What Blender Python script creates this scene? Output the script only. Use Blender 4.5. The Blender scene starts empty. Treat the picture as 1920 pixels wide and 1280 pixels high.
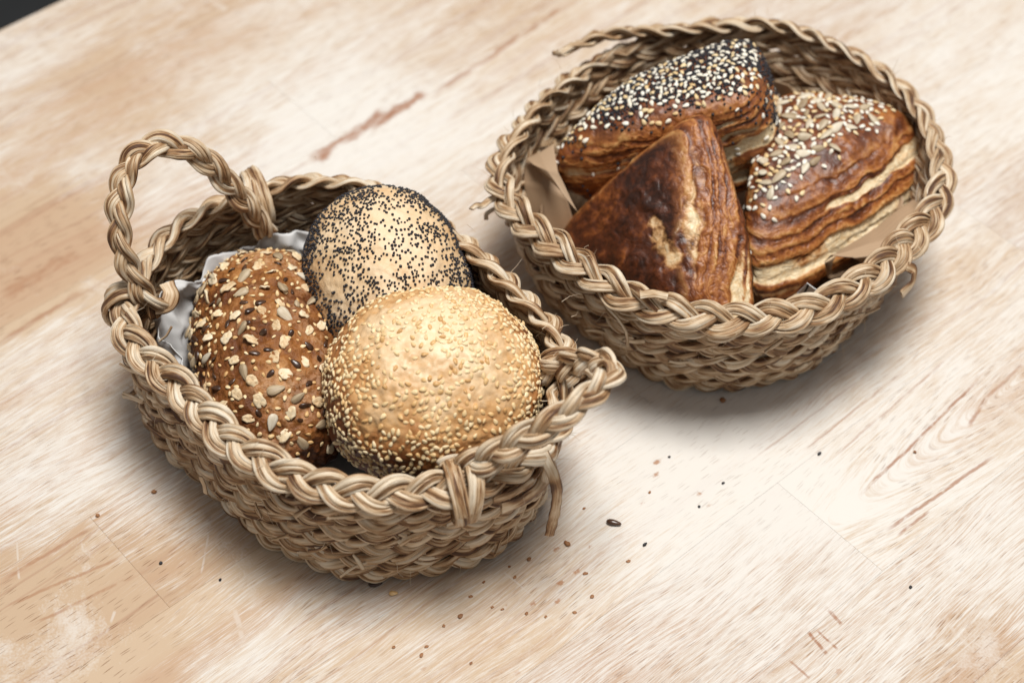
import bpy, bmesh, math, random
import numpy as np
from mathutils import Vector, Matrix

# ------------------------------------------------------------------ camera, world, lamps, exposure
scene = bpy.context.scene
LENS, PITCH, DIST = 65.0, math.radians(49.0), 0.763
FWD = np.array([0.0, math.cos(PITCH), -math.sin(PITCH)])
RIGHT = np.array([1.0, 0.0, 0.0])
UP = np.cross(RIGHT, FWD)
CAM = -FWD * DIST
cam_data = bpy.data.cameras.new('camera')
cam_data.lens = LENS
cam_data.sensor_width = 36.0
cam_data.clip_start = 0.05
cam_data.clip_end = 50.0
cam_data.dof.use_dof = True
cam_data.dof.focus_distance = 0.682
cam_data.dof.aperture_fstop = 7.0
cam = bpy.data.objects.new('camera', cam_data)
scene.collection.objects.link(cam)
cam.location = CAM
cam.rotation_euler = (math.pi / 2 - PITCH, 0, 0)
scene.camera = cam

world = bpy.data.worlds.new('World')
scene.world = world
world.use_nodes = True
bg = world.node_tree.nodes['Background']
bg.inputs['Color'].default_value = (0.97, 0.985, 1.0, 1)
bg.inputs['Strength'].default_value = 0.25

def area_lamp(name, loc, target, sx, sy, power, color):
    l = bpy.data.lights.new(name, 'AREA')
    l.shape = 'RECTANGLE'
    l.size, l.size_y, l.energy, l.color = sx, sy, power, color
    o = bpy.data.objects.new(name, l)
    scene.collection.objects.link(o)
    o.location = loc
    o.rotation_euler = (Vector(target) - Vector(loc)).to_track_quat('-Z', 'Y').to_euler()
    return o

area_lamp('window_light', (0.24, 0.04, 2.2), (0, 0, 0), 0.8, 0.7, 63.0, (1.0, 0.978, 0.945))

scene.view_settings.view_transform = 'Standard'
scene.view_settings.look = 'None'
scene.view_settings.gamma = 1.0
scene.view_settings.exposure = 0.0
scene.view_settings.use_curve_mapping = False

# ------------------------------------------------------------------ helpers
random.seed(7)
RNG = np.random.default_rng(11)
F_PX = LENS / 36.0 * 1920.0

def un(px, py, z=0.0):
    """The point at height z that photograph pixel (px, py) shows."""
    d = FWD * F_PX + RIGHT * (px - 960.0) + UP * (640.0 - py)
    return CAM + d * ((z - CAM[2]) / d[2])

def nrm(v):
    return v / np.maximum(np.linalg.norm(v, axis=-1, keepdims=True), 1e-12)

def _hash(ix, iy, iz, seed):
    h = (ix * 374761393 + iy * 668265263 + iz * 2147483647 + seed * 974634777) & 0xFFFFFFFF
    h = ((h ^ (h >> 13)) * 1274126177) & 0xFFFFFFFF
    h = (h ^ (h >> 16)) & 0xFFFFFFFF
    return h.astype(np.float64) / 4294967295.0 * 2 - 1

def noise(p, seed=0):
    """Smooth value noise, -1..1, for an (n,3) array."""
    p = np.asarray(p, float)
    i = np.floor(p).astype(np.int64)
    f = p - i
    f = f * f * f * (f * (f * 6 - 15) + 10)
    out = 0
    for dx in (0, 1):
        wx = f[:, 0] if dx else 1 - f[:, 0]
        for dy in (0, 1):
            wy = f[:, 1] if dy else 1 - f[:, 1]
            for dz in (0, 1):
                wz = f[:, 2] if dz else 1 - f[:, 2]
                out = out + wx * wy * wz * _hash(i[:, 0] + dx, i[:, 1] + dy, i[:, 2] + dz, seed)
    return out

def folded(x, y, seed):
    """Piecewise flat noise: facets that meet in straight creases."""
    o = 0
    for k, (sc, am) in enumerate(((1.0, 1.0), (2.6, 0.55), (5.6, 0.26))):
        a = 0.6 + 1.1 * k + seed
        u = (x * math.cos(a) - y * math.sin(a)) * sc
        v = (x * math.sin(a) + y * math.cos(a)) * sc
        iu, iv = np.floor(u).astype(np.int64), np.floor(v).astype(np.int64)
        fu, fv = u - iu, v - iv
        z = np.full_like(iu, k)
        h00, h10, h01, h11 = (_hash(iu + i, iv + j, z, seed) for i, j in ((0, 0), (1, 0), (0, 1), (1, 1)))
        lower = h00 + (h10 - h00) * fu + (h11 - h10) * fv
        upper = h00 + (h11 - h01) * fu + (h01 - h00) * fv
        o = o + am * np.where(fu > fv, lower, upper)
    return o

def fbm(p, seed=0, octaves=3):
    s, a, t = 0, 1.0, 0
    for k in range(octaves):
        s = s + a * noise(np.asarray(p) * 2.0 ** k, seed + 17 * k)
        t += a
        a *= 0.5
    return s / t

def noise1(x, seed=0):
    x = np.asarray(x, float)
    return noise(np.stack([x, np.full_like(x, 0.37 + seed), np.full_like(x, 0.71)], 1), seed)

def link(name, data, parent=None):
    o = bpy.data.objects.new(name, data)
    scene.collection.objects.link(o)
    if parent is not None:
        o.parent = parent
    return o

def make_mesh(name, verts, faces, mat=None, smooth=True, uv=None, attrs=None):
    me = bpy.data.meshes.new(name)
    me.from_pydata(np.asarray(verts).tolist(), [], faces if isinstance(faces, list) else faces.tolist())
    if smooth:
        me.polygons.foreach_set('use_smooth', np.ones(len(me.polygons), bool))
    if uv is not None:
        lay = me.uv_layers.new(name='UVMap')
        lay.data.foreach_set('uv', np.asarray(uv, np.float32).ravel())
    for k, a in (attrs or {}).items():
        at = me.attributes.new(k, 'FLOAT', 'POINT')
        at.data.foreach_set('value', np.asarray(a, np.float32))
    if mat is not None:
        me.materials.append(mat)
    me.update()
    return me

def thing(name, loc, label, cat, group=None):
    o = link(name, None)
    o.location = loc
    o.empty_display_size = 0.01
    tag(o, label, cat, group)
    return o

def sharpen(me, ns):
    """Crisp fold lines along the two edges of every blade."""
    ev = np.zeros(len(me.edges) * 2, np.int32)
    me.edges.foreach_get('vertices', ev)
    j = ev.reshape(-1, 2) % ns
    sh = (j[:, 0] == j[:, 1]) & ((j[:, 0] == 0) | (j[:, 0] == ns // 2))
    at = me.attributes.new('sharp_edge', 'BOOLEAN', 'EDGE')
    at.data.foreach_set('value', sh)
    return me

def tag(o, label, cat, group=None, kind=None):
    o['label'] = label
    o['category'] = cat
    if group:
        o['group'] = group
    if kind:
        o['kind'] = kind

def part(name, me, parent, origin, kind=None):
    """Mesh given in world coordinates, hung under a parent that stands at origin."""
    me.transform(Matrix.Translation(-Vector(origin)))
    o = link(name, me, parent)
    if kind:
        o['kind'] = kind
    return o

def join(parts):
    vs, fs, n = [], [], 0
    for v, f in parts:
        vs.append(np.asarray(v))
        fs.extend([[i + n for i in q] for q in f])
        n += len(v)
    return np.concatenate(vs), fs

def icosphere(sub):
    bm = bmesh.new()
    bmesh.ops.create_icosphere(bm, subdivisions=sub, radius=1.0)
    v = np.array([x.co[:] for x in bm.verts])
    f = np.array([[x.index for x in q.verts] for q in bm.faces])
    bm.free()
    return nrm(v), f

# ------------------------------------------------------------------ node helper
class NT:
    def __init__(self, name):
        self.mat = bpy.data.materials.new(name)
        self.mat.use_nodes = True
        self.t = self.mat.node_tree
        self.t.nodes.clear()
        self.out = self.t.nodes.new('ShaderNodeOutputMaterial')
        self.b = self.t.nodes.new('ShaderNodeBsdfPrincipled')
        self.t.links.new(self.b.outputs[0], self.out.inputs['Surface'])

    def put(self, sock, v):
        if isinstance(v, bpy.types.NodeSocket):
            self.t.links.new(v, sock)
        elif v is not None:
            if sock.type == 'RGBA' and len(v) == 3:
                v = (*v, 1)
            sock.default_value = v

    def node(self, kind, props=None, **ins):
        n = self.t.nodes.new('ShaderNode' + kind)
        for k, v in (props or {}).items():
            setattr(n, k, v)
        for k, v in ins.items():
            key = int(k[1:]) if k[0] == 'i' and k[1:].isdigit() else k.replace('_', ' ')
            self.put(n.inputs[key], v)
        return n

    def m(self, op, a, b=0.0, c=0.0, clamp=False):
        n = self.node('Math', {'operation': op, 'use_clamp': clamp}, i0=a, i1=b, i2=c)
        return n.outputs[0]

    def vm(self, op, a, b=(0, 0, 0)):
        n = self.node('VectorMath', {'operation': op}, i0=a, i1=b)
        return n.outputs['Value'] if op in ('LENGTH', 'DOT_PRODUCT', 'DISTANCE') else n.outputs[0]

    def mul(self, vec, s):
        return self.vm('MULTIPLY', vec, s)

    def noise(self, vec, scale=1.0, detail=2.0, rough=0.5, dist=0.0):
        return self.node('TexNoise', None, Vector=vec, Scale=scale, Detail=detail, Roughness=rough, Distortion=dist).outputs['Fac']

    def voronoi(self, vec, scale=1.0, feature='F1', rand=1.0):
        return self.node('TexVoronoi', {'feature': feature}, Vector=vec, Scale=scale, Randomness=rand)

    def ramp(self, fac, stops, interp='LINEAR'):
        n = self.node('ValToRGB', None, Fac=fac)
        cr = n.color_ramp
        cr.interpolation = interp
        while len(cr.elements) < len(stops):
            cr.elements.new(0.5)
        for e, (p, c) in zip(cr.elements, stops):
            e.position = p
            e.color = (c, c, c, 1) if isinstance(c, (int, float)) else (*c, 1)
        return n.outputs[0]

    def smooth(self, x, lo, hi):
        return self.node('MapRange', {'interpolation_type': 'SMOOTHSTEP'}, Value=x, From_Min=lo, From_Max=hi).outputs[0]

    def mix(self, fac, a, b, blend='MIX'):
        n = self.t.nodes.new('ShaderNodeMix')
        n.data_type = 'RGBA'
        n.blend_type = blend
        self.put(n.inputs[0], fac)
        self.put(n.inputs[6], a)
        self.put(n.inputs[7], b)
        return n.outputs[2]

    def attr(self, name):
        return self.node('Attribute', {'attribute_name': name}).outputs['Fac']

    def obj(self):
        return self.node('TexCoord').outputs['Object']

    def pos(self):
        return self.node('NewGeometry').outputs['Position']

    def uv(self):
        return self.node('TexCoord').outputs['UV']

    def rnd(self):
        return self.node('ObjectInfo').outputs['Random']

    def bump(self, h, strength=0.5, dist=0.001, prev=None):
        n = self.node('Bump', None, Strength=strength, Distance=dist, Height=h)
        if prev is not None:
            self.t.links.new(prev, n.inputs['Normal'])
        return n.outputs[0]

    def done(self, color, rough=0.6, normal=None, **extra):
        self.put(self.b.inputs['Base Color'], color)
        self.put(self.b.inputs['Roughness'], rough)
        if normal is not None:
            self.t.links.new(normal, self.b.inputs['Normal'])
        for k, v in extra.items():
            self.put(self.b.inputs[k.replace('_', ' ')], v)
        return self.mat

# ------------------------------------------------------------------ materials
GRAIN = math.radians(41.0)
AL = np.array([math.cos(GRAIN), math.sin(GRAIN), 0])
AC = np.array([-math.sin(GRAIN), math.cos(GRAIN), 0])

def wood_material(name, cathedral=None):
    t = NT(name)
    pos = t.pos()
    rnd = t.rnd()
    along = t.vm('DOT_PRODUCT', pos, tuple(AL))
    across = t.vm('DOT_PRODUCT', pos, tuple(AC))
    off = t.m('MULTIPLY', rnd, 37.0)
    a2 = t.m('ADD', along, off)
    q2 = t.m('ADD', across, t.m('MULTIPLY', rnd, 11.0))
    # slow waviness of the fibres
    cw = t.node('CombineXYZ', None, X=t.m('MULTIPLY', a2, 9.0), Y=t.m('MULTIPLY', q2, 22.0), Z=off).outputs[0]
    wav = t.m('MULTIPLY', t.m('SUBTRACT', t.noise(cw, 1.0, 2.0), 0.5), 0.016)
    q3 = t.m('ADD', q2, wav)
    if cathedral:
        ca, cq = cathedral
        da = t.m('SUBTRACT', along, ca)
        da = t.m('MULTIPLY', da, 0.15)
        dq = t.m('SUBTRACT', across, cq)
        r = t.m('SQRT', t.m('ADD', t.m('MULTIPLY', da, da), t.m('MULTIPLY', dq, dq)))
        q3 = t.m('ADD', r, t.m('MULTIPLY', wav, 0.5))
    ring = t.noise(t.node('CombineXYZ', None, X=t.m('MULTIPLY', a2, 2.5), Y=t.m('MULTIPLY', q3, 260.0), Z=off).outputs[0], 1.0, 3.0, 0.6)
    band = t.noise(t.node('CombineXYZ', None, X=t.m('MULTIPLY', a2, 3.0), Y=t.m('MULTIPLY', q3, 55.0), Z=off).outputs[0], 1.0, 2.0)
    fine = t.noise(t.node('CombineXYZ', None, X=t.m('MULTIPLY', a2, 70.0), Y=t.m('MULTIPLY', q3, 1900.0), Z=off).outputs[0], 1.0, 4.0, 0.75)
    # the short dark pores of beech
    pv = t.node('CombineXYZ', None, X=t.m('MULTIPLY', a2, 118.0), Y=t.m('MULTIPLY', q3, 1650.0), Z=off).outputs[0]
    vor = t.voronoi(pv, 1.0)
    pore = t.m('SUBTRACT', 1.0, t.smooth(vor.outputs['Distance'], 0.16, 0.34))
    keep = t.m('GREATER_THAN', t.node('SeparateColor', None, Color=vor.outputs['Color']).outputs[0], 0.45)
    pore = t.m('MULTIPLY', pore, keep)
    zone = t.smooth(t.noise(t.mul(pos, (1, 1, 0)), 17.0, 2.0), 0.36, 0.62)
    pore = t.m('MULTIPLY', pore, t.m('ADD', 0.25, t.m('MULTIPLY', zone, 0.75)))
    # wood itself, stave by stave
    tone = t.ramp(rnd, [(0.0, (0.43, 0.275, 0.155)), (0.35, (0.48, 0.33, 0.20)), (0.7, (0.52, 0.375, 0.24)), (1.0, (0.40, 0.24, 0.13))])
    wood = t.mix(t.m('MULTIPLY', t.smooth(ring, 0.52, 0.72), 0.62), tone, (0.30, 0.125, 0.05))
    wood = t.mix(t.m('MULTIPLY', t.smooth(band, 0.45, 0.7), 0.4), wood, (0.40, 0.20, 0.095))
    # flour rubbed into it
    gv = t.node('CombineXYZ', None, X=t.m('MULTIPLY', along, 0.42), Y=across, Z=0.0).outputs[0]
    big = t.noise(gv, 9.0, 4.0, 0.6, 0.5)
    mid = t.noise(gv, 48.0, 5.0, 0.68, 0.4)
    fl = t.m('ADD', t.m('MULTIPLY', big, 0.75), t.m('MULTIPLY', mid, 0.70))
    fl = t.m('ADD', fl, t.m('MULTIPLY', t.m('SUBTRACT', fine, 0.5), 1.7))
    fl = t.m('ADD', fl, t.m('MULTIPLY', t.m('SUBTRACT', rnd, 0.5), 0.10))

    def zonemask(px, py, rad, gain, f):
        c = un(px, py)
        d = t.vm('DISTANCE', pos, tuple(c))
        d = t.m('ADD', d, t.m('MULTIPLY', t.m('SUBTRACT', mid, 0.5), rad * 0.5))
        k = t.m('SUBTRACT', 1.0, t.smooth(d, rad * 0.25, rad))
        return t.m('ADD', f, t.m('MULTIPLY', k, gain))
    for z in ((20, 1260, 0.085, -0.62), (40, 480, 0.065, -0.62), (300, 1080, 0.06, -0.12), (560, 1010, 0.05, -0.14),
              (760, 1160, 0.075, -0.13), (300, 90, 0.10, -0.16), (130, 220, 0.07, -0.2), (960, 60, 0.07, -0.1),
              (1880, 1270, 0.04, -0.35), (1250, 1120, 0.10, 0.02), (1600, 1000, 0.13, 0.20), (1250, 830, 0.06, 0.22),
              (1850, 120, 0.14, 0.14), (520, 250, 0.09, 0.14), (820, 250, 0.08, 0.10), (110, 880, 0.045, 0.2),
              (1500, 930, 0.03, 0.25), (700, 200, 0.10, 0.10), (130, 640, 0.03, 0.12), (60, 130, 0.05, 0.12)):
        fl = zonemask(*z, fl)
    flour = t.smooth(fl, 0.40, 1.08)
    flour = t.m('ADD', t.m('MULTIPLY', flour, 0.78), 0.10)
    dust = t.smooth(t.m('ADD', t.noise(pos, 15.0, 6.0, 0.7, 0.8), t.m('MULTIPLY', t.noise(pos, 1100.0, 2.0), 0.16)), 0.58, 0.80)
    flour = t.m('MAXIMUM', flour, t.m('MULTIPLY', dust, 0.6))
    # flour caught in scratches
    def scratch(p, q, w, f, gain=0.45):
        A, B = un(*p), un(*q)
        L = np.linalg.norm(B - A)
        d = (B - A) / L
        n = np.array([-d[1], d[0], 0])
        rel = t.vm('SUBTRACT', pos, tuple(A))
        s = t.vm('DOT_PRODUCT', rel, tuple(d))
        e = t.vm('DOT_PRODUCT', rel, tuple(n))
        e = t.m('ABSOLUTE', t.m('ADD', e, t.m('MULTIPLY', t.m('SUBTRACT', mid, 0.5), w * 1.6)))
        k = t.m('SUBTRACT', 1.0, t.smooth(e, w * 0.25, w))
        k = t.m('MULTIPLY', k, t.m('MULTIPLY', t.smooth(s, 0.0, L * 0.12), t.m('SUBTRACT', 1.0, t.smooth(s, L * 0.88, L))))
        k = t.m('MULTIPLY', k, t.smooth(t.noise(pos, 160.0, 2.0), 0.3, 0.6))
        return t.m('MAXIMUM', f, t.m('MULTIPLY', k, gain))
    for s in (((108, 1130), (122, 1272), 0.0018), ((105, 640), (118, 780), 0.0030, ), ((436, 1130), (474, 1272), 0.0018),
              ((216, 1142), (198, 1190), 0.0009), ((396, 975), (376, 1080), 0.0007), ((1550, 925), (1858, 1256), 0.0014),
              ((1200, 1035), (1330, 1150), 0.0006), ((1480, 1050), (1556, 1140), 0.0007), ((940, 1068), (1000, 1118), 0.0007),
              ((395, 0), (425, 22), 0.0030), ((32, 1010), (36, 1090), 0.0007), ((1870, 900), (1915, 955), 0.0007),
              ((640, 1230), (760, 1110), 0.0007), ((1410, 760), (1425, 800), 0.0022)):
        flour = scratch(s[0], s[1], s[2], flour)
    # dark mineral streaks and growth lines that show through
    def streak(p, q, w, gain):
        A, B = un(*p), un(*q)
        L = np.linalg.norm(B - A)
        d = (B - A) / L
        n = np.array([-d[1], d[0], 0])
        rel = t.vm('SUBTRACT', pos, tuple(A))
        sd = t.vm('DOT_PRODUCT', rel, tuple(d))
        e = t.vm('DOT_PRODUCT', rel, tuple(n))
        e = t.m('ABSOLUTE', t.m('ADD', e, t.m('MULTIPLY', t.m('SUBTRACT', t.noise(pos, 75.0, 3.0, 0.6), 0.5), w * 2.6)))
        k = t.m('SUBTRACT', 1.0, t.smooth(e, w * 0.3, w))
        k = t.m('MULTIPLY', k, t.m('MULTIPLY', t.smooth(sd, 0.0, L * 0.15), t.m('SUBTRACT', 1.0, t.smooth(sd, L * 0.85, L))))
        k = t.m('MULTIPLY', k, t.smooth(t.noise(gv, 210.0, 3.0, 0.7), 0.30, 0.55))
        return t.m('MULTIPLY', k, gain)
    stk = None
    for a_ in (((575, 306), (735, 205), 0.0045, 0.85), ((690, 250), (800, 165), 0.0036, 0.85), ((800, 185), (1070, 5), 0.0022, 0.6), ((420, 395), (590, 295), 0.0016, 0.25),
               ((1605, 935), (1850, 698), 0.0009, 0.75), ((1655, 1000), (1870, 850), 0.0010, 0.7), ((1680, 1005), (1745, 955), 0.0008, 0.7), ((1850, 742), (1815, 800), 0.0012, 0.6),
               ((1845, 750), (1920, 680), 0.0010, 0.5), ((1500, 850), (1700, 690), 0.0007, 0.45), ((1560, 860), (1790, 660), 0.0007, 0.45), ((1400, 870), (1640, 690), 0.0006, 0.35),
               ((1512, 1182), (1552, 1228), 0.0009, 0.8), ((1530, 1180), (1572, 1218), 0.0007, 0.7), ((1545, 1135), (1580, 1172), 0.0010, 0.7), ((1478, 1235), (1520, 1272), 0.0007, 0.6),
               ((0, 1090), (180, 985), 0.0012, 0.5), ((0, 1140), (235, 1040), 0.0010, 0.5), ((40, 1180), (260, 1075), 0.0010, 0.5), ((0, 560), (150, 470), 0.005, 0.4), ((0, 640), (160, 540), 0.002, 0.4)):
        k = streak(*a_)
        stk = k if stk is None else t.m('MAXIMUM', stk, k)
    # little brown flecks in front of the baskets
    fv = t.voronoi(t.node('CombineXYZ', None, X=t.m('MULTIPLY', along, 105.0), Y=t.m('MULTIPLY', across, 170.0)).outputs[0], 1.0)
    fcell = t.node('SeparateColor', None, Color=fv.outputs['Color']).outputs
    fd = t.m('ADD', fv.outputs['Distance'], t.m('MULTIPLY', t.m('SUBTRACT', t.noise(pos, 900.0, 2.0), 0.5), 0.25))
    fleck = t.m('SUBTRACT', 1.0, t.smooth(fd, 0.10, 0.22))
    fz = None
    for px, py, rad in ((1060, 1050, 0.055), (1250, 930, 0.05), (1560, 1150, 0.035), (900, 1160, 0.04)):
        d = t.vm('DISTANCE', pos, tuple(un(px, py)))
        k = t.m('SUBTRACT', 1.0, t.smooth(d, rad * 0.4, rad))
        fz = k if fz is None else t.m('MAXIMUM', fz, k)
    fleck = t.m('MULTIPLY', t.m('MULTIPLY', fleck, t.m('GREATER_THAN', fcell[1], 0.60)), fz)
    col = t.mix(flour, wood, (0.715, 0.695, 0.655))
    col = t.mix(stk, col, (0.30, 0.115, 0.045))
    pk = t.m('MULTIPLY', pore, t.m('SUBTRACT', 1.0, t.m('MULTIPLY', flour, 0.72)))
    col = t.mix(t.m('MULTIPLY', pk, 0.72), col, (0.20, 0.088, 0.038))
    col = t.mix(t.m('MULTIPLY', fleck, t.m('MULTIPLY', fcell[2], 0.8)), col, (0.36, 0.155, 0.06))
    h = t.m('SUBTRACT', t.m('MULTIPLY', fine, 0.5), pore)
    h = t.m('ADD', h, t.m('MULTIPLY', mid, 0.5))
    nb = t.bump(h, 0.35, 0.0004)
    return t.done(col, t.m('ADD', 0.62, t.m('MULTIPLY', flour, 0.25)), nb, Specular_IOR_Level=0.25)

def straw_material(name, dark=0.0):
    t = NT(name)
    uv = t.uv()
    rnd = t.rnd()
    sh = t.node('CombineXYZ', None, X=t.m('MULTIPLY', rnd, 31.0), Y=t.m('MULTIPLY', rnd, 77.0), Z=rnd).outputs[0]
    fib = t.noise(t.vm('ADD', t.mul(uv, (30.0, 60.0, 1)), sh), 1.0, 3.0, 0.6)
    fib2 = t.noise(t.vm('ADD', t.mul(uv, (5.0, 60.0, 1)), sh), 1.0, 3.0, 0.6)
    patch = t.noise(t.vm('ADD', t.mul(uv, (2.2, 75.0, 1)), sh), 1.0, 2.5, 0.55)
    spot = t.noise(t.pos(), 420.0, 3.0, 0.7)
    k = t.m('ADD', t.m('MULTIPLY', patch, 1.0), t.m('MULTIPLY', fib2, 0.32))
    k = t.m('ADD', k, t.m('MULTIPLY', t.m('SUBTRACT', fib, 0.5), 0.55))
    eu = t.m('ABSOLUTE', t.m('COSINE', t.m('MULTIPLY', t.node('SeparateXYZ', None, Vector=uv).outputs[0], 6.2832)))
    k = t.m('SUBTRACT', k, t.m('MULTIPLY', t.m('POWER', eu, 5.0), 0.17))
    k = t.m('ADD', k, t.m('MULTIPLY', t.m('SUBTRACT', rnd, 0.5), 0.12))
    k = t.m('SUBTRACT', k, dark)
    col = t.ramp(k, [(0.38, (0.09, 0.036, 0.013)), (0.50, (0.32, 0.17, 0.072)), (0.61, (0.56, 0.395, 0.235)), (0.74, (0.71, 0.58, 0.42)), (0.90, (0.80, 0.71, 0.57))])
    col = t.mix(t.m('MULTIPLY', t.smooth(spot, 0.66, 0.78), 0.55), col, (0.13, 0.065, 0.03))
    n1 = t.bump(fib, 0.75, 0.0006)
    n2 = t.bump(fib2, 0.35, 0.0009, n1)
    return t.done(col, t.m('ADD', 0.40, t.m('MULTIPLY', fib, 0.2)), n2, Specular_IOR_Level=0.45)

def crust_material(name, stops, seedy=False, floury=0.0, scale=1.0, coat=0.0, relief=0.35, spec=0.42):
    t = NT(name)
    o = t.obj()
    a = t.noise(o, 26.0 * scale, 4.0, 0.6, 0.5)
    b = t.noise(o, 120.0 * scale, 4.0, 0.65)
    c = t.noise(o, 700.0, 3.0, 0.6)
    k = t.m('ADD', t.m('MULTIPLY', a, 0.75), t.m('MULTIPLY', b, 0.35))
    k = t.m('ADD', k, t.m('MULTIPLY', t.m('SUBTRACT', c, 0.5), 0.12))
    k = t.m('ADD', k, t.m('MULTIPLY', t.attr('bake_shade'), 0.5))  # browning and painted shade together shift the crust colour
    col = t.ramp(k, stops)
    if floury:
        f = t.m('MULTIPLY', t.smooth(t.m('ADD', t.noise(o, 38.0, 3.0), t.m('MULTIPLY', b, 0.4)), 0.66, 0.86), floury)
        f = t.m('MULTIPLY', f, t.smooth(c, 0.35, 0.6))
        col = t.mix(f, col, (0.78, 0.62, 0.46))
    n1 = t.bump(c, relief, 0.0006)
    n2 = t.bump(b, relief, 0.0015, n1)
    return t.done(col, t.m('ADD', 0.42, t.m('MULTIPLY', b, 0.25)), n2, Specular_IOR_Level=spec, Coat_Weight=coat, Coat_Roughness=0.35)

def pastry_material(name, dark):
    """Laminated dough: glossy baked top, sides torn into layers that show pale crumb."""
    t = NT(name)
    o = t.obj()
    side, lam, pale, rdg = t.attr('side'), t.attr('lam'), t.attr('pale'), t.attr('ridge')
    a = t.noise(o, 34.0, 4.0, 0.62, 0.7)
    b = t.noise(o, 150.0, 4.0, 0.65, 0.4)
    c = t.noise(o, 620.0, 3.0, 0.6)
    k = t.m('ADD', t.m('MULTIPLY', a, 0.62), t.m('MULTIPLY', b, 0.48))
    k = t.m('ADD', k, t.m('MULTIPLY', t.m('SUBTRACT', c, 0.5), 0.22))
    k = t.m('SUBTRACT', k, dark)
    top = t.ramp(k, [(0.36, (0.028, 0.008, 0.003)), (0.49, (0.090, 0.022, 0.006)), (0.60, (0.23, 0.066, 0.013)), (0.70, (0.45, 0.175, 0.038)), (0.82, (0.64, 0.36, 0.12))])
    # layers
    lv = t.node('CombineXYZ', None, X=t.m('MULTIPLY', lam, 9.0), Y=0.0, Z=0.0).outputs[0]
    wob = t.m('MULTIPLY', t.m('SUBTRACT', t.noise(o, 70.0, 3.0, 0.6), 0.5), 3.2)
    st = t.noise(t.vm('ADD', lv, t.node('CombineXYZ', None, X=wob, Y=t.m('MULTIPLY', t.noise(o, 22.0, 2.0), 2.0)).outputs[0]), 1.0, 3.0, 0.65)
    s2 = t.m('ADD', t.m('MULTIPLY', st, 0.8), t.m('MULTIPLY', b, 0.35))
    s2 = t.m('ADD', s2, t.m('MULTIPLY', t.m('SUBTRACT', c, 0.5), 0.2))
    s2 = t.m('ADD', s2, t.m('SUBTRACT', t.m('MULTIPLY', t.m('SUBTRACT', rdg, 0.62), 0.30), 0.025))
    layers = t.ramp(s2, [(0.40, (0.060, 0.015, 0.005)), (0.52, (0.19, 0.052, 0.012)), (0.62, (0.38, 0.135, 0.032)), (0.74, (0.62, 0.33, 0.115)), (0.86, (0.76, 0.54, 0.29))])
    col = t.mix(side, top, layers)
    pk = t.m('ADD', pale, t.m('MULTIPLY', t.m('SUBTRACT', b, 0.55), 1.3))
    crumb = t.ramp(c, [(0.3, (0.66, 0.45, 0.22)), (0.6, (0.82, 0.68, 0.45))])
    col = t.mix(t.smooth(pk, 0.22, 0.62), col, t.mix(t.smooth(pk, 0.3, 0.85), (0.56, 0.27, 0.085), crumb))
    n1 = t.bump(c, 0.4, 0.0005)
    n2 = t.bump(b, 0.6, 0.0016, n1)
    n3 = t.bump(t.m('MULTIPLY', st, side), 0.7, 0.003, n2)
    return t.done(col, t.m('ADD', 0.30, t.m('MULTIPLY', b, 0.3)), n3, Specular_IOR_Level=0.45, Coat_Weight=0.12, Coat_Roughness=0.3)

def simple_material(name, stops, rough=0.5, scale=900.0, bump=0.3, spec=0.4, stripes=False):
    t = NT(name)
    o = t.obj()
    n = t.noise(t.mul(o, (0.25, 1.6, 1.0)) if stripes else o, scale, 3.0, 0.6)
    k = t.m('ADD', t.m('MULTIPLY', n, 0.7), t.m('MULTIPLY', t.rnd(), 0.3))
    return t.done(t.ramp(k, stops), rough, t.bump(n, bump, 0.0004), Specular_IOR_Level=spec)

def paper_material(name, base, dark, stripe=0.0, trans=0.0):
    t = NT(name)
    o = t.obj()
    uv = t.uv()
    n = t.noise(o, 60.0, 4.0, 0.6)
    col = t.mix(n, dark, base)
    h = t.noise(o, 1200.0, 2.0)
    if stripe:
        w = t.m('SINE', t.m('MULTIPLY', t.node('SeparateXYZ', None, Vector=uv).outputs[0], 3600.0))
        w = t.m('ADD', t.m('MULTIPLY', w, 0.5), 0.5)
        col = t.mix(t.m('MULTIPLY', w, stripe), col, tuple(x * 0.72 for x in base))
        h = t.m('ADD', h, w)
    return t.done(col, 0.62, t.bump(h, 0.15, 0.0003), Specular_IOR_Level=0.35, Transmission_Weight=0.0, Subsurface_Weight=trans, Subsurface_Radius=(0.002, 0.002, 0.002))

M = {}
M['wood'] = wood_material('floured_beech')
M['wood_cathedral'] = wood_material('floured_beech_flame', (0.150, -0.150))
M['straw'] = straw_material('seagrass')
M['straw_dark'] = straw_material('seagrass_brown', 0.07)
M['sesame_crust'] = crust_material('golden_crust', [(0.42, (0.14, 0.040, 0.010)), (0.55, (0.35, 0.135, 0.036)), (0.69, (0.58, 0.325, 0.130)), (0.88, (0.78, 0.59, 0.37))], coat=0.2)
M['poppy_crust'] = crust_material('pale_crust', [(0.34, (0.40, 0.18, 0.06)), (0.46, (0.60, 0.36, 0.17)), (0.58, (0.70, 0.49, 0.28)), (0.80, (0.80, 0.65, 0.46))])
M['dark_crust'] = crust_material('brown_crust', [(0.38, (0.045, 0.013, 0.004)), (0.50, (0.135, 0.042, 0.010)), (0.62, (0.28, 0.105, 0.025)), (0.78, (0.50, 0.25, 0.085))], floury=0.16, scale=1.7, coat=0.0, relief=0.8, spec=0.28)
M['pastry_dark'] = pastry_material('baked_dough_dark', 0.105)
M['pastry'] = pastry_material('baked_dough', -0.01)
M['sesame'] = simple_material('sesame', [(0.2, (0.62, 0.40, 0.17)), (0.5, (0.76, 0.57, 0.31)), (0.8, (0.85, 0.72, 0.48))], 0.42, 500.0)
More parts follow.
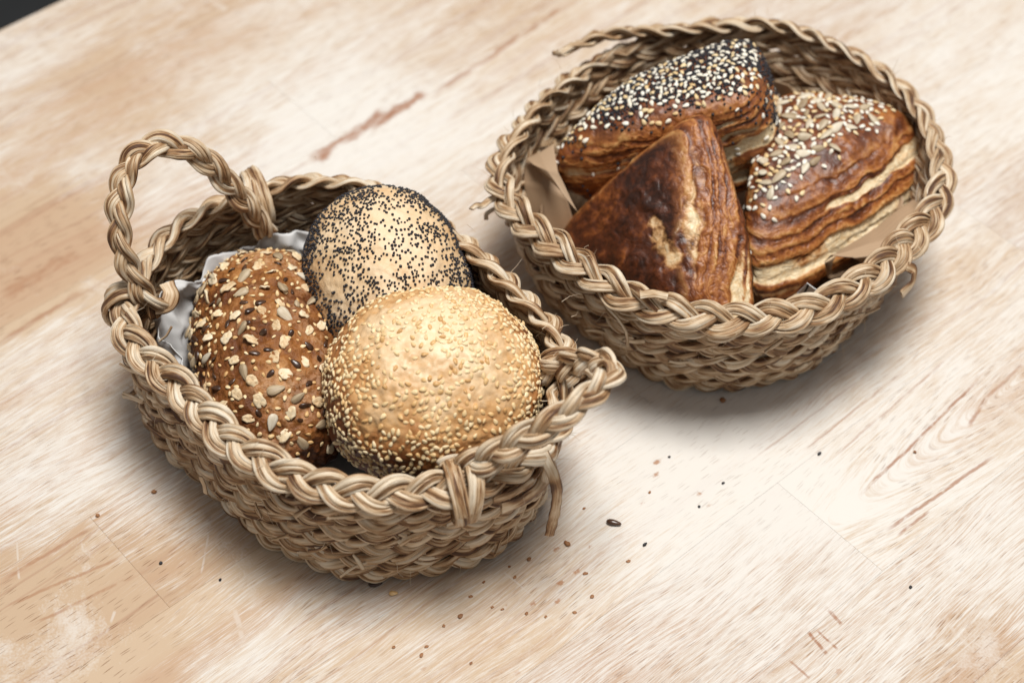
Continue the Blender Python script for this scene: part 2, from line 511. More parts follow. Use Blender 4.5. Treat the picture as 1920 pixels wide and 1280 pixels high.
M['sesame_toast'] = simple_material('toasted_sesame', [(0.2, (0.46, 0.23, 0.075)), (0.5, (0.66, 0.41, 0.17)), (0.8, (0.80, 0.60, 0.33))], 0.42, 500.0)
M['sesame_white'] = simple_material('white_sesame', [(0.2, (0.74, 0.65, 0.50)), (0.5, (0.84, 0.79, 0.67)), (0.8, (0.88, 0.85, 0.77))], 0.42, 500.0)
M['poppy'] = simple_material('poppy', [(0.2, (0.010, 0.010, 0.013)), (0.6, (0.022, 0.021, 0.026)), (0.9, (0.05, 0.042, 0.045))], 0.5, 900.0)
M['oat'] = simple_material('oat', [(0.25, (0.52, 0.33, 0.16)), (0.5, (0.72, 0.56, 0.35)), (0.8, (0.84, 0.74, 0.56))], 0.6, 520.0, 0.5)
M['sunflower'] = simple_material('sunflower', [(0.25, (0.24, 0.165, 0.095)), (0.5, (0.42, 0.32, 0.20)), (0.8, (0.60, 0.50, 0.36))], 0.5, 600.0, 0.4, 0.4, True)
M['sunflower_pale'] = simple_material('pale_sunflower', [(0.25, (0.36, 0.27, 0.17)), (0.5, (0.55, 0.46, 0.33)), (0.8, (0.74, 0.68, 0.56))], 0.5, 600.0, 0.4, 0.4, True)
M['flax'] = simple_material('flax', [(0.25, (0.030, 0.013, 0.007)), (0.6, (0.065, 0.028, 0.013)), (0.9, (0.13, 0.06, 0.03))], 0.28, 700.0, 0.15, 0.6)
M['parchment'] = paper_material('parchment', (0.67, 0.665, 0.655), (0.58, 0.58, 0.575))
M['kraft'] = paper_material('kraft', (0.47, 0.325, 0.205), (0.37, 0.245, 0.145), 0.35)
M['print'] = paper_material('bag_print', (0.80, 0.79, 0.77), (0.74, 0.73, 0.71))
M['ink'] = simple_material('ink', [(0.2, (0.02, 0.02, 0.02)), (0.8, (0.03, 0.03, 0.03))], 0.6)
M['floor'] = simple_material('dark_floor', [(0.2, (0.020, 0.021, 0.022)), (0.8, (0.032, 0.033, 0.034))], 0.7, 20.0)
M['crumb'] = simple_material('crumb', [(0.2, (0.20, 0.080, 0.028)), (0.8, (0.36, 0.17, 0.07))], 0.6)

# ------------------------------------------------------------------ the floor and the table
fl = link('floor', make_mesh('floor', [(-3, -3, -0.9), (3, -3, -0.9), (3, 3, -0.9), (-3, 3, -0.9)], [[0, 1, 2, 3]], M['floor'], False))
fl['kind'] = 'structure'

table = thing('table', (0, 0, 0), 'pale beech butcher block table top dusted with flour', 'table')
def plank(q0, q1, s0, s1, mat, gap=0.00002, b=0.0001):
    c = AL * (s0 + s1) / 2 + AC * (q0 + q1) / 2
    hx, hy = (s1 - s0) / 2 - gap, (q1 - q0) / 2 - gap
    vs = []
    for z, ins in ((-0.04, 0), (-b, 0), (0, b)):
        for sx, sy in ((-1, -1), (1, -1), (1, 1), (-1, 1)):
            vs.append((sx * (hx - ins), sy * (hy - ins), z))
    fs = [[3, 2, 1, 0], [8, 9, 10, 11]]
    for k in (0, 4):
        for i in range(4):
            j = (i + 1) % 4
            fs.append([k + i, k + j, k + 4 + j, k + 4 + i])
    o = link('plank', make_mesh('plank', vs, fs, M[mat], False), table)
    o.location = (c[0], c[1], 0)
    o.rotation_euler = (0, 0, GRAIN)
qs = [0.3125, 0.252, 0.199, 0.145, 0.092, 0.039, -0.015, -0.069, -0.122, -0.176, -0.229, -0.283, -0.336]
cuts = {0: [0.31], 1: [-0.16, 0.44], 2: [0.02], 3: [-0.25, 0.30], 4: [-0.30, 0.05], 5: [-0.1795, 0.10], 6: [-0.32, 0.02], 7: [0.20],
        8: [0.03, 0.46], 9: [-0.21, 0.26], 10: [-0.03], 11: [-0.15]}
for r in range(len(qs) - 1):
    ends = [-0.62] + cuts[r] + [0.62]
    for s0, s1 in zip(ends[:-1], ends[1:]):
        plank(qs[r + 1], qs[r], s0, s1, 'wood_cathedral' if r == 8 and s0 > 0.0 and s1 < 0.5 else 'wood')

# ------------------------------------------------------------------ braids
def smooth_path(pts, n, sigma, closed):
    p = np.asarray(pts, float)
    q = np.vstack([p, p[:1]]) if closed else p
    s = np.concatenate([[0], np.cumsum(np.linalg.norm(np.diff(q, axis=0), axis=1))])
    u = np.linspace(0, s[-1], n, endpoint=not closed)
    r = np.stack([np.interp(u, s, q[:, k]) for k in range(3)], 1)
    w = int(sigma * 3)
    ker = np.exp(-0.5 * (np.arange(-w, w + 1) / sigma) ** 2)
    ker /= ker.sum()
    if closed:
        e = np.vstack([r[-w:], r, r[:w]])
    else:
        e = np.vstack([2 * r[:1] - r[w:0:-1], r, 2 * r[-1:] - r[-2:-w - 2:-1]])
    return np.stack([np.convolve(e[:, k], ker, 'valid') for k in range(3)], 1)

def tangents(p, closed):
    if closed:
        return nrm(np.roll(p, -1, 0) - np.roll(p, 1, 0))
    return nrm(np.gradient(p, axis=0))

def tube(path, D, ru, rd, closed, ns=14, seed=0, groove=0.22, caps=True):
    """A flattened, folded blade of seagrass swept along a path; D is its thin direction."""
    n = len(path)
    T = tangents(path, closed)
    d = nrm(D - T * np.sum(D * T, 1, keepdims=True))
    u = np.cross(T, d)
    seg = np.linalg.norm(np.diff(path, axis=0, append=path[:1] if closed else path[-1:]), axis=1)
    s = np.concatenate([[0], np.cumsum(seg)[:-1]])
    th = np.linspace(0, 2 * np.pi, ns, endpoint=False)
    ang1 = 1.4 + 1.1 * noise1(s * 38.0, seed + 1) + seed
    ang2 = -1.2 + 1.3 * noise1(s * 30.0, seed + 2) + seed * 1.7
    rad = np.ones((n, ns))
    for a_, g in ((ang1, groove), (ang2, groove * 0.8), (ang1 + 2.6, groove * 0.6)):
        dd = (th[None, :] - a_[:, None] + np.pi) % (2 * np.pi) - np.pi
        rad -= g * np.exp(-(dd / 0.30) ** 2)
    rad *= 1 + 0.06 * noise(np.stack([np.repeat(s * 420.0, ns), np.tile(np.cos(th) * 1.3, n), np.tile(np.sin(th) * 1.3, n)], 1), seed + 5).reshape(n, ns)
    fade = np.ones(n)
    if closed:                                    # let the two ends of the groove pattern meet quietly
        fade = np.clip(np.minimum(s, s[-1] - s) / 0.01, 0, 1)
        rad = 1 - (1 - rad) * fade[:, None]
    wv = 1 + (0.16 * noise1(s * 90.0, seed + 3) + 0.10 * noise1(s * 260.0, seed + 4)) * fade
    RU, RD = (np.broadcast_to(ru, (n,)) * wv)[:, None], (np.broadcast_to(rd, (n,)) * wv)[:, None]
    sn = np.sin(th) * np.abs(np.sin(th)) ** 0.45
    V = path[:, None, :] + u[:, None, :] * (RU * rad * np.cos(th))[:, :, None] + d[:, None, :] * (RD * rad * sn)[:, :, None]
    V = V.reshape(-1, 3)
    m = n if closed else n - 1
    i = np.repeat(np.arange(m), ns)
    j = np.tile(np.arange(ns), m)
    i2, j2 = (i + 1) % n, (j + 1) % ns
    F = np.stack([i * ns + j, i * ns + j2, i2 * ns + j2, i2 * ns + j], 1).tolist()
    s_end = np.append(s, s[-1] + seg[-1])
    uu, uu2 = j / ns, (j + 1) / ns
    UV = np.stack([np.stack([uu, s_end[i]], 1), np.stack([uu2, s_end[i]], 1), np.stack([uu2, s_end[i + 1]], 1), np.stack([uu, s_end[i + 1]], 1)], 1).reshape(-1, 2).tolist()
    if not closed and caps:
        F.append(list(range(ns))[::-1])
        F.append([(n - 1) * ns + k for k in range(ns)])
        UV += [[k / ns, 0] for k in range(ns)] + [[k / ns, s[-1]] for k in range(ns)]
    return V, F, UV

def bundle(path, D, ru, rd, closed, seed):
    """One strand: two or three dry blades lying side by side and rolling slowly over each other."""
    n = len(path)
    T = tangents(path, closed)
    d = nrm(D - T * np.sum(D * T, 1, keepdims=True))
    u = np.cross(T, d)
    seg = np.linalg.norm(np.diff(path, axis=0, append=path[:1] if closed else path[-1:]), axis=1)
    s = np.concatenate([[0], np.cumsum(seg)[:-1]])
    fade = np.clip(np.minimum(s, s[-1] - s) / 0.01, 0, 1) if closed else np.ones(n)
    vs, fs, uvs, k0 = [], [], [], 0
    for k, (cu, cd, wu, wd) in enumerate(((-0.70, -0.05, 0.42, 0.85), (-0.20, 0.20, 0.46, 0.95), (0.30, 0.05, 0.48, 0.95), (0.74, -0.05, 0.40, 0.80))):
        sh = 0.26 * noise1(s * 55.0, seed * 5 + k + 200) * fade
        dp = 0.60 * noise1(s * 70.0, seed * 5 + k + 240) * fade
        w = 1 + 0.40 * noise1(s * 48.0, seed * 5 + k + 280) * fade
        p = path + u * (ru * (cu + sh))[:, None] + d * (rd * (cd + dp))[:, None]
        roll = 0.45 * noise1(s * 60.0, seed * 5 + k + 320) * fade
        V, F, UV = tube(p, nrm(d + u * (roll + 0.35 * cu)[:, None]), ru * wu * w, rd * wd * w, closed, 8, seed * 7 + k, 0.12)
        UV = np.asarray(UV)
        UV[:, 0] += k * 1.37
        vs.append(V)
        fs += [[i + k0 for i in f] for f in F]
        uvs.append(UV)
        k0 += len(V)
    return np.concatenate(vs), fs, np.concatenate(uvs)

def braid(name, path, D, width, depth, ru, rd, period, closed, parent, origin, seed, mats=('straw',), taper=0.0, strands=3):
    """A three-strand plait along a path: a part whose strands are its sub-parts."""
    n = len(path)
    T = tangents(path, closed)
    D = nrm(D - T * np.sum(D * T, 1, keepdims=True))
    U = np.cross(T, D)
    seg = np.linalg.norm(np.diff(path, axis=0, append=path[:1] if closed else path[-1:]), axis=1)
    s = np.concatenate([[0], np.cumsum(seg)[:-1]])
    L = s[-1] + (seg[-1] if closed else 0)
    turns = max(1, round(L / period)) if closed else L / period
    ph = 2 * np.pi * turns * s / L
    fade = np.clip(np.minimum(s, s[-1] - s) / 0.02, 0, 1) if closed else np.ones(n)
    ph = ph + 0.45 * noise1(s * 28.0, seed + 9) * fade
    holder = link(name, None, parent)
    holder.empty_display_size = 0.01
    for k in range(strands):
        p = ph + 2 * np.pi * k / strands
        jit = 0.0009 * noise1(s * 60.0, seed + k * 5 + 30) * fade
        jit2 = 0.0009 * noise1(s * 75.0, seed + k * 5 + 60) * fade
        lat = width * np.sin(p) * (1 + 0.10 * noise1(s * 45.0, seed + k + 90) * fade) + jit
        dep = depth * np.sin(2 * p) + jit2
        if taper:
            f = np.clip(s / taper, 0.25, 1)
            lat, dep = lat * f, dep * f
        q = path + U * lat[:, None] + D * dep[:, None]
        # the blade swells where it lies on top and turns with the crossing
        tilt = -0.55 * np.cos(p)
        Dk = nrm(D + U * (tilt * 0.6)[:, None])
        sw = 1 + 0.14 * np.sin(2 * p)
        V, F, UV = bundle(q, Dk, ru * sw, rd * sw, closed, seed * 3 + k)
        part('strand', sharpen(make_mesh('strand', V, F, M[mats[k % len(mats)]], True, UV), 8), holder, origin)
    return holder

def ribbon(pts, width, D, thick=0.0005, n=40, seed=0, curl=0.25):
    """A loose flat blade."""
    path = smooth_path(pts, n, 3.0, False)
    D = np.broadcast_to(np.asarray(D, float), path.shape)
    w = np.full(n, width / 2) * np.clip(1.0 + 0.15 * noise1(np.linspace(0, 5, n), seed), 0.6, 1.4)
    return tube(path, D, w, np.full(n, thick), False, 10, seed, 0.1)

RIM_L = [(225,600),(237,630),(285,685),(334,722),(383,778),(427,822),(484,862),(545,892),(606,912),(690,935),(780,922),(860,912),(935,893),(1005,850),(1045,800),(1062,740),(1065,690),(1055,637),(1030,606),(993,571),(959,538),(900,480),(850,440),(750,378),(690,350),(639,342),(557,338),(500,355),(430,375),(370,398),(318,432),(285,475),(262,510),(240,550)]
RIM_R = [(930,340),(945,375),(975,410),(1035,455),(1086,499),(1138,537),(1206,572),(1292,590),(1361,600),(1430,600),(1500,586),(1580,557),(1640,515),(1690,465),(1735,420),(1765,375),(1772,340),(1768,305),(1748,245),(1715,190),(1665,145),(1615,110),(1545,78),(1480,50),(1400,45),(1340,50),(1290,55),(1220,62),(1155,80),(1086,125),(1035,175),(993,213),(960,262),(937,305)]
H = 0.060
NP = 620

def outward(curve, c):
    T = tangents(curve, True)
    o = np.stack([T[:, 1], -T[:, 0], np.zeros(len(T))], 1)
    return o * np.where(np.sum(o * (curve - c), 1, keepdims=True) > 0, 1, -1)

class Basket:
    def __init__(self, rim_px, scale, name, label, seed, nrows, shift=(0, 0)):
        self.rim = smooth_path([un(x, y, H) for x, y in rim_px], NP, 9, True)
        self.c = self.rim.mean(0)
        self.scale = scale
        self.shift = np.array([shift[0], shift[1], 0.0])
        self.origin = np.array([self.c[0], self.c[1], 0])
        self.root = thing(name, self.origin, label, 'basket')
        self.seed = seed
        for k in range(nrows):
            z = 0.0066 + (H - 0.0060 - 0.0066) * k / (nrows - 1)
            path = self.level(z)
            s = np.linspace(0, 2 * np.pi, NP, endpoint=False)
            wob = 0.0011 * noise(np.stack([np.cos(s) * 3, np.sin(s) * 3, np.full(NP, k * 7.3 + seed)], 1), seed)
            out = outward(path, self.c)
            path = path + out * wob[:, None]
            path[:, 2] += 0.0008 * noise(np.stack([np.cos(s) * 4, np.sin(s) * 4, np.full(NP, k * 3.1 + seed)], 1), seed + 3) * (k > 0)
            slope = nrm(self.rim - self.level(0))
            D = nrm(out - slope * np.sum(out * slope, 1, keepdims=True))
            braid('woven_row', path, D, 0.0032, 0.0012, 0.0024, 0.0014, 0.034 + 0.004 * (k % 2), True, self.root, self.origin, seed + k * 13,
                  ('straw', 'straw', 'straw_dark') if k % 2 else ('straw_dark', 'straw', 'straw'))
        # the bottom
        ring = self.level(0.004)
        inner = self.c + (ring - self.c) * 0.5
        vs = np.concatenate([ring[::8], inner[::8], [[self.c[0], self.c[1], 0.004]]])
        vs[:, 2] = 0.004
        n = len(ring[::8])
        fs = [[i, (i + 1) % n, n + (i + 1) % n, n + i] for i in range(n)] + [[n + i, n + (i + 1) % n, 2 * n] for i in range(n)]
        lo = vs.copy()
        lo[:, 2] = 0.001
        v, f = join([(vs, fs), (lo, [q[::-1] for q in fs])])
        part('base', make_mesh('base', v, f, M['straw_dark'], False, np.tile([[0.1, 0.1]], (sum(len(q) for q in f), 1))), self.root, self.origin)

    def level(self, z):
        t = (z / H)
        t = t ** 0.85
        p = self.c + (self.rim - self.c) * (self.scale + (1 - self.scale) * t) + self.shift * (1 - t)
        p[:, 2] = z
        return p

    def near(self, px, py, z=H):
        p = un(px, py, z)
        return int(np.argmin(np.linalg.norm(self.rim - p, axis=1)))

BL = Basket(RIM_L, 0.935, 'basket', 'oval seagrass basket with two braided loop handles holding three seeded rolls', 40, 6, (-0.0042, 0.0015))
BR = Basket(RIM_R, 0.80, 'basket', 'round seagrass basket without loops holding three dark triangular pastries', 90, 6)

def rim_frame(curve, c):
    out = outward(curve, c)
    return nrm(out * 0.62 + np.array([0, 0, 0.8]))

braid('rim_braid', BL.rim, rim_frame(BL.rim, BL.c), 0.0044, 0.0016, 0.0024, 0.0012, 0.039, True, BL.root, BL.origin, 5)

# the rim of the round basket is one long plait whose tip sticks out at the back
rp = [(1048, 103, 0.066), (1075, 88, 0.065), (1115, 72, 0.0635), (1160, 62, 0.062)] + [(x, y, H) for x, y in RIM_R[27:0:-1]] + \
     [(930, 340, H), (937, 305, H), (960, 262, H), (993, 213, 0.0595), (1035, 178, 0.058), (1086, 138, 0.055), (1150, 105, 0.052), (1200, 88, 0.050)]
pr_ = smooth_path([un(x, y, z) for x, y, z in rp], 700, 8, False)
T_ = tangents(pr_, False)
o_ = np.stack([T_[:, 1], -T_[:, 0], np.zeros(len(T_))], 1)
o_ *= np.where(np.sum(o_ * (pr_ - BR.c), 1, keepdims=True) > 0, 1, -1)
braid('rim_braid', pr_, nrm(nrm(o_) * 0.62 + np.array([0, 0, 0.8])), 0.0044, 0.0016, 0.0024, 0.0012, 0.039, False, BR.root, BR.origin, 71, taper=0.02)

# handles of the oval basket
def handle(pts, seed, v):
    p = smooth_path([un(*q) for q in pts], 150, 7, False)
    braid('handle', p, np.broadcast_to(np.array(v, float), p.shape), 0.0028, 0.0016, 0.0022, 0.0012, 0.034, False, BL.root, BL.origin, seed)
handle([(500, 440, 0.050), (480, 405, 0.062), (450, 365, 0.072), (400, 312, 0.088), (350, 276, 0.098), (300, 262, 0.103), (258, 278, 0.103), (232, 322, 0.100), (220, 380, 0.094), (222, 440, 0.086), (236, 500, 0.076), (262, 548, 0.067), (300, 585, 0.056)], 21, (-0.3, -0.6, 0.75))
handle([(838, 885, 0.058), (880, 872, 0.066), (935, 850, 0.074), (1000, 812, 0.082), (1060, 778, 0.088), (1115, 738, 0.092), (1150, 705, 0.092), (1150, 680, 0.088), (1110, 672, 0.081), (1060, 683, 0.071), (1020, 700, 0.060)], 33, (0.1, -0.65, 0.75))

# grass blades lashed round the rim where the handles start
def lashing(B, idx, turns, seed, ra=0.0105, rb=0.0085, spread=0.0045, drop=0.003):
    hold = link('lashing', None, B.root)
    c0 = B.rim[idx % NP]
    T = tangents(B.rim, True)[idx % NP]
    out = outward(B.rim, B.c)[idx % NP]
    th = np.linspace(0, 2 * np.pi, 48, endpoint=False)
    for k in range(turns):
        c = c0 + T * (k - (turns - 1) / 2) * spread - np.array([0, 0, drop])
        lean = 0.25 * math.sin(seed * 3.1 + k * 2.2)
        rr = 1 + 0.10 * np.sin(th * 2 + seed + k)
        p = c + out * (np.cos(th) * ra * rr)[:, None] + np.array([0, 0, 1]) * (np.sin(th) * rb * rr)[:, None] + T * (np.sin(th + seed) * lean * 0.011)[:, None]
        D = nrm(p - c)
        V, F, UV = bundle(p, D, np.full(48, 0.0026), np.full(48, 0.0013), True, seed + k * 7)
        part('loop', make_mesh('loop', V, F, M['straw'], True, UV), hold, B.origin)
lashing(BL, BL.near(475, 360), 2, 1, 0.0105, 0.0105, 0.0042, 0.003)
lashing(BL, BL.near(250, 560), 2, 2, 0.0080, 0.0080)
lashing(BL, BL.near(868, 910), 2, 3, 0.0100, 0.0088, 0.0045, 0.004)
lashing(BL, BL.near(1064, 690), 2, 4)

def loose(B, pts, w, D, seed, name='loose_blade', mat='straw', thick=0.0005):
    V, F, UV = ribbon([un(*q) for q in pts], w, D, thick, 40, seed)
    part(name, make_mesh(name, V, F, M[mat], True, UV), B.root, B.origin)
loose(BL, [(1018, 850, 0.060), (1034, 880, 0.058), (1046, 915, 0.050), (1042, 955, 0.036), (1030, 1003, 0.020)], 0.0040, (0.1, -0.8, 0.5), 3)
loose(BL, [(1030, 862, 0.058), (1022, 890, 0.050), (1018, 912, 0.044)], 0.003, (0.3, -0.8, 0.5), 4)
loose(BL, [(940, 953, 0.047), (975, 940, 0.046), (1010, 915, 0.046), (1025, 890, 0.047)], 0.0048, (0.1, -0.9, 0.3), 5, thick=0.0008)
loose(BL, [(925, 938, 0.052), (960, 926, 0.051), (1000, 900, 0.050)], 0.0034, (0.1, -0.9, 0.3), 6, mat='straw_dark')
loose(BL, [(535, 930, 0.0475), (565, 936, 0.0455), (610, 945, 0.0435), (640, 955, 0.041)], 0.0042, (-0.35, -0.9, 0.3), 7, thick=0.0008)
loose(BL, [(376, 893, 0.026), (383, 908, 0.023), (386, 924, 0.019)], 0.0026, (-0.6, -0.8, 0.2), 8)
loose(BL, [(748, 1018, 0.031), (765, 1008, 0.033), (800, 995, 0.034)], 0.0032, (-0.1, -0.95, 0.2), 9, thick=0.0008)
loose(BR, [(946, 366, 0.058), (928, 370, 0.057), (916, 376, 0.056), (903, 388, 0.056), (893, 384, 0.058), (884, 392, 0.059)], 0.0028, (-0.4, -0.6, 0.6), 10)
loose(BR, [(950, 385, 0.052), (930, 390, 0.051), (920, 395, 0.050), (910, 402, 0.048), (912, 412, 0.046)], 0.0022, (-0.4, -0.6, 0.6), 11, mat='straw_dark')
loose(BR, [(1135, 572, 0.054), (1160, 598, 0.050), (1174, 620, 0.044), (1177, 648, 0.034)], 0.0014, (-0.3, -0.9, 0.3), 12)
loose(BR, [(1690, 552, 0.050), (1712, 530, 0.052), (1716, 505, 0.056), (1700, 500, 0.058)], 0.0042, (0.7, -0.6, 0.3), 13)
loose(BR, [(1200, 553, 0.066), (1225, 550, 0.067), (1252, 556, 0.066)], 0.0032, (0, -0.5, 0.85), 14)
loose(BL, [(298, 640, 0.050), (312, 630, 0.052), (322, 612, 0.055)], 0.0010, (0, -0.5, 0.85), 15)
loose(BL, [(290, 575, 0.060), (315, 572, 0.060), (322, 550, 0.062), (312, 530, 0.064)], 0.0065, (0.5, -0.5, 0.6), 16)

def fibres(B, count, seed):
    rg = np.random.default_rng(seed)
    allv, allf, n = [], [], 0
    for _ in range(count):
        z = rg.uniform(0.006, H + 0.006)
        i = rg.integers(NP)
        lv = B.level(min(z, H))
        o = outward(lv, B.c)[i]
        up = z > H - 0.006
        base = lv[i] + o * (rg.uniform(-0.006, 0.006) if up else 0.0035)
        base[2] = z + (0.003 if up else 0)
        d = nrm(o * rg.uniform(0.2, 1) + rg.normal(0, 0.7, 3) + np.array([0, 0, 0.5 if up else 0.0]))
        d2 = nrm(d + rg.normal(0, 0.6, 3))
        L = rg.uniform(0.003, 0.009)
        r = rg.uniform(0.00007, 0.00016)
        p = np.array([base, base + d * L * 0.5, base + d * L * 0.5 + d2 * L * 0.5])
        a = nrm(np.cross(d, [0.3, 0.5, 0.8]))
        b = np.cross(d, a)
        for k, q in enumerate(p):
            for m in range(3):
                g = 2 * np.pi * m / 3
                allv.append(q + (a * math.cos(g) + b * math.sin(g)) * r * (1 - 0.35 * k))
        for k in range(2):
            for m in range(3):
                m2 = (m + 1) % 3
                allf.append([n + k * 3 + m, n + k * 3 + m2, n + k * 3 + 3 + m2, n + k * 3 + 3 + m])
        n += 9
    part('fibre', make_mesh('fibre', np.array(allv), allf, M['straw'], True, np.tile([[0.2, 0.2]], (len(allf) * 4, 1))), B.root, B.origin, 'stuff')
def stubs(B, count, seed):
    rg = np.random.default_rng(seed)
    for k in range(count):
        z = rg.uniform(0.008, H - 0.006)
        i = int(rg.integers(NP))
        lv = B.level(z)
        o, T = outward(lv, B.c)[i], tangents(lv, True)[i]
        L = rg.uniform(0.004, 0.011) * (1 if rg.random() < 0.5 else -1)
        p0 = lv[i] + o * 0.0024
        p1 = p0 + T * L * 0.5 + o * 0.0018 + np.array([0, 0, rg.normal(0, 0.0010)])
        p2 = p0 + T * L + o * rg.uniform(0.0022, 0.0048) + np.array([0, 0, rg.normal(0, 0.0018)])
        V, F, UV = ribbon([p0, p1, p2], rg.uniform(0.0012, 0.0034), o, 0.0005, 16, 50 + k)
        part('loose_blade', make_mesh('loose_blade', V, F, M['straw'], True, UV), B.root, B.origin)
stubs(BL, 28, 8)
stubs(BR, 24, 9)
fibres(BL, 260, 5)
fibres(BR, 260, 6)

# ------------------------------------------------------------------ seeds
def seed_mesh(name, lx, ly, lz, mat, tip=0.35, rings=5, segs=8, crease=0.0):
    """A drop-shaped seed lying along x, its middle at the origin."""
    vs, fs = [(-lx, 0, 0)], []
    for i in range(1, rings):
        t = math.pi * i / rings
        x = -lx * math.cos(t)
        r = math.sin(t) * (1 - tip * x / lx)
        for k in range(segs):
            a = 2 * math.pi * k / segs
            vs.append((x, ly * r * math.cos(a), lz * r * math.sin(a) * (1 - crease * (abs(math.cos(a)) < 0.3))))
    vs.append((lx, 0, 0))
    for k in range(segs):
        fs.append([0, 1 + (k + 1) % segs, 1 + k])
    for i in range(rings - 2):
        for k in range(segs):
            a, b = 1 + i * segs + k, 1 + i * segs + (k + 1) % segs
            fs.append([a, b, b + segs, a + segs])
    e = 1 + (rings - 2) * segs
    for k in range(segs):
        fs.append([e + k, e + (k + 1) % segs, len(vs) - 1])
    return make_mesh(name, vs, fs, M[mat])

def oat_mesh(name, seed):
    rg = np.random.default_rng(seed)
    segs, rad = 14, (0.35, 0.7, 1.0)
    top, fs = [(0, 0, 0.0009)], []
    rim = 1 + rg.uniform(-0.30, 0.12, segs)
    rim = (np.roll(rim, 1) + 5 * rim + np.roll(rim, -1)) / 7
    for q in rad:
        for k in range(segs):
            a = 2 * math.pi * k / segs
            x, y = 0.0042 * q * math.cos(a), 0.0030 * q * math.sin(a)
            w = rim[k] if q == 1.0 else 1 + (rim[k] - 1) * q
            top.append((x * w, y * w, 0.0009 - 0.0007 * math.exp(-(y / 0.0006) ** 2) * q + rg.uniform(-0.0005, 0.0005) - 0.0003 * q))
    def faces(o, flip):
        f = [[o, o + 1 + k, o + 1 + (k + 1) % segs] for k in range(segs)]
        for r in range(2):
            for k in range(segs):
                a, b = o + 1 + r * segs + k, o + 1 + r * segs + (k + 1) % segs
                f.append([a, a + segs, b + segs, b])
        return [q[::-1] for q in f] if flip else f
    n = len(top)
    vs = top + [(x, y, z - 0.0007) for x, y, z in top]
    fs = faces(0, False) + faces(n, True)
    e = 1 + 2 * segs
    for k in range(segs):
        a, b = e + k, e + (k + 1) % segs
        fs.append([a, a + n, b + n, b])
    return make_mesh(name, vs, fs, M['oat'])

SEED = {
    'sesame': [seed_mesh('sesame_seed', 0.00148, 0.00092, 0.00058, m) for m in ('sesame', 'sesame_toast', 'sesame')],
    'sesame_white': [seed_mesh('sesame_seed', 0.00140, 0.00086, 0.0005, m) for m in ('sesame_white', 'sesame_white', 'sesame')],
    'sunflower': [seed_mesh('sunflower_kernel', 0.0044, 0.0022, 0.0010, m, 0.50, 7, 10, 0.3) for m in ('sunflower', 'sunflower_pale', 'sunflower')],
    'sunflower_pale': [seed_mesh('sunflower_kernel', 0.0044, 0.0022, 0.0010, m, 0.50, 7, 10, 0.3) for m in ('sunflower_pale', 'sunflower_pale', 'sunflower')],
    'flax': [seed_mesh('flax_seed', 0.0027, 0.00145, 0.0007, 'flax', 0.3, 7, 10)],
    'oat': [oat_mesh('oat_flake', k) for k in range(4)],
}

def surface_samples(V, Fa, weight, count, mind, rg, taken=None):
    """Random points on a mesh, spaced at least mind apart: (points, normals)."""
    a, b, c = V[Fa[:, 0]], V[Fa[:, 1]], V[Fa[:, 2]]
    cr = np.cross(b - a, c - a)
    area = np.linalg.norm(cr, axis=1)
    w = area * weight
    w = w / w.sum()
    tries = count * 12
    idx = rg.choice(len(Fa), tries, p=w)
    r1, r2 = np.sqrt(rg.random(tries)), rg.random(tries)
    P = a[idx] * (1 - r1)[:, None] + b[idx] * (r1 * (1 - r2))[:, None] + c[idx] * (r1 * r2)[:, None]
    Nn = nrm(cr[idx])
    keepP, keepN = [], []
    grid = {}
    cell = max(mind, 1e-4)
    other = np.array(taken) if taken is not None and len(taken) else None
    for p, n in zip(P, Nn):
        key = tuple((p // cell).astype(int))
        ok = True
        for dx in (-1, 0, 1):
            for dy in (-1, 0, 1):
                for dz in (-1, 0, 1):
                    for q in grid.get((key[0] + dx, key[1] + dy, key[2] + dz), ()):
                        if np.sum((p - q) ** 2) < mind * mind:
                            ok = False
        if ok and other is not None and np.min(np.sum((other - p) ** 2, 1)) < (mind * 0.85) ** 2:
            ok = False
        if ok:
            grid.setdefault(key, []).append(p)
            keepP.append(p)
            keepN.append(n)
            if len(keepP) >= count:
                break
    return np.array(keepP), np.array(keepN)

def seed_matrix(p, n, sink, rg, scale=1.0, heading=None, tilt=0.18):
    z = Vector(nrm(n + rg.normal(0, tilt, 3)))
    x = Vector(rg.normal(0, 1, 3)) if heading is None else Vector(heading)
    x = (x - z * x.dot(z)).normalized()
    y = z.cross(x)
    s = scale
    R = Matrix((x, y, z)).transposed().to_4x4()
    pos = Vector(p + n * sink)
    return Matrix.Translation(pos) @ R @ Matrix.Diagonal((s, s * rg.uniform(0.88, 1.12), s, 1))

def seen(P, Nn):
    v = nrm(CAM - P)
    return np.sum(v * Nn, 1)

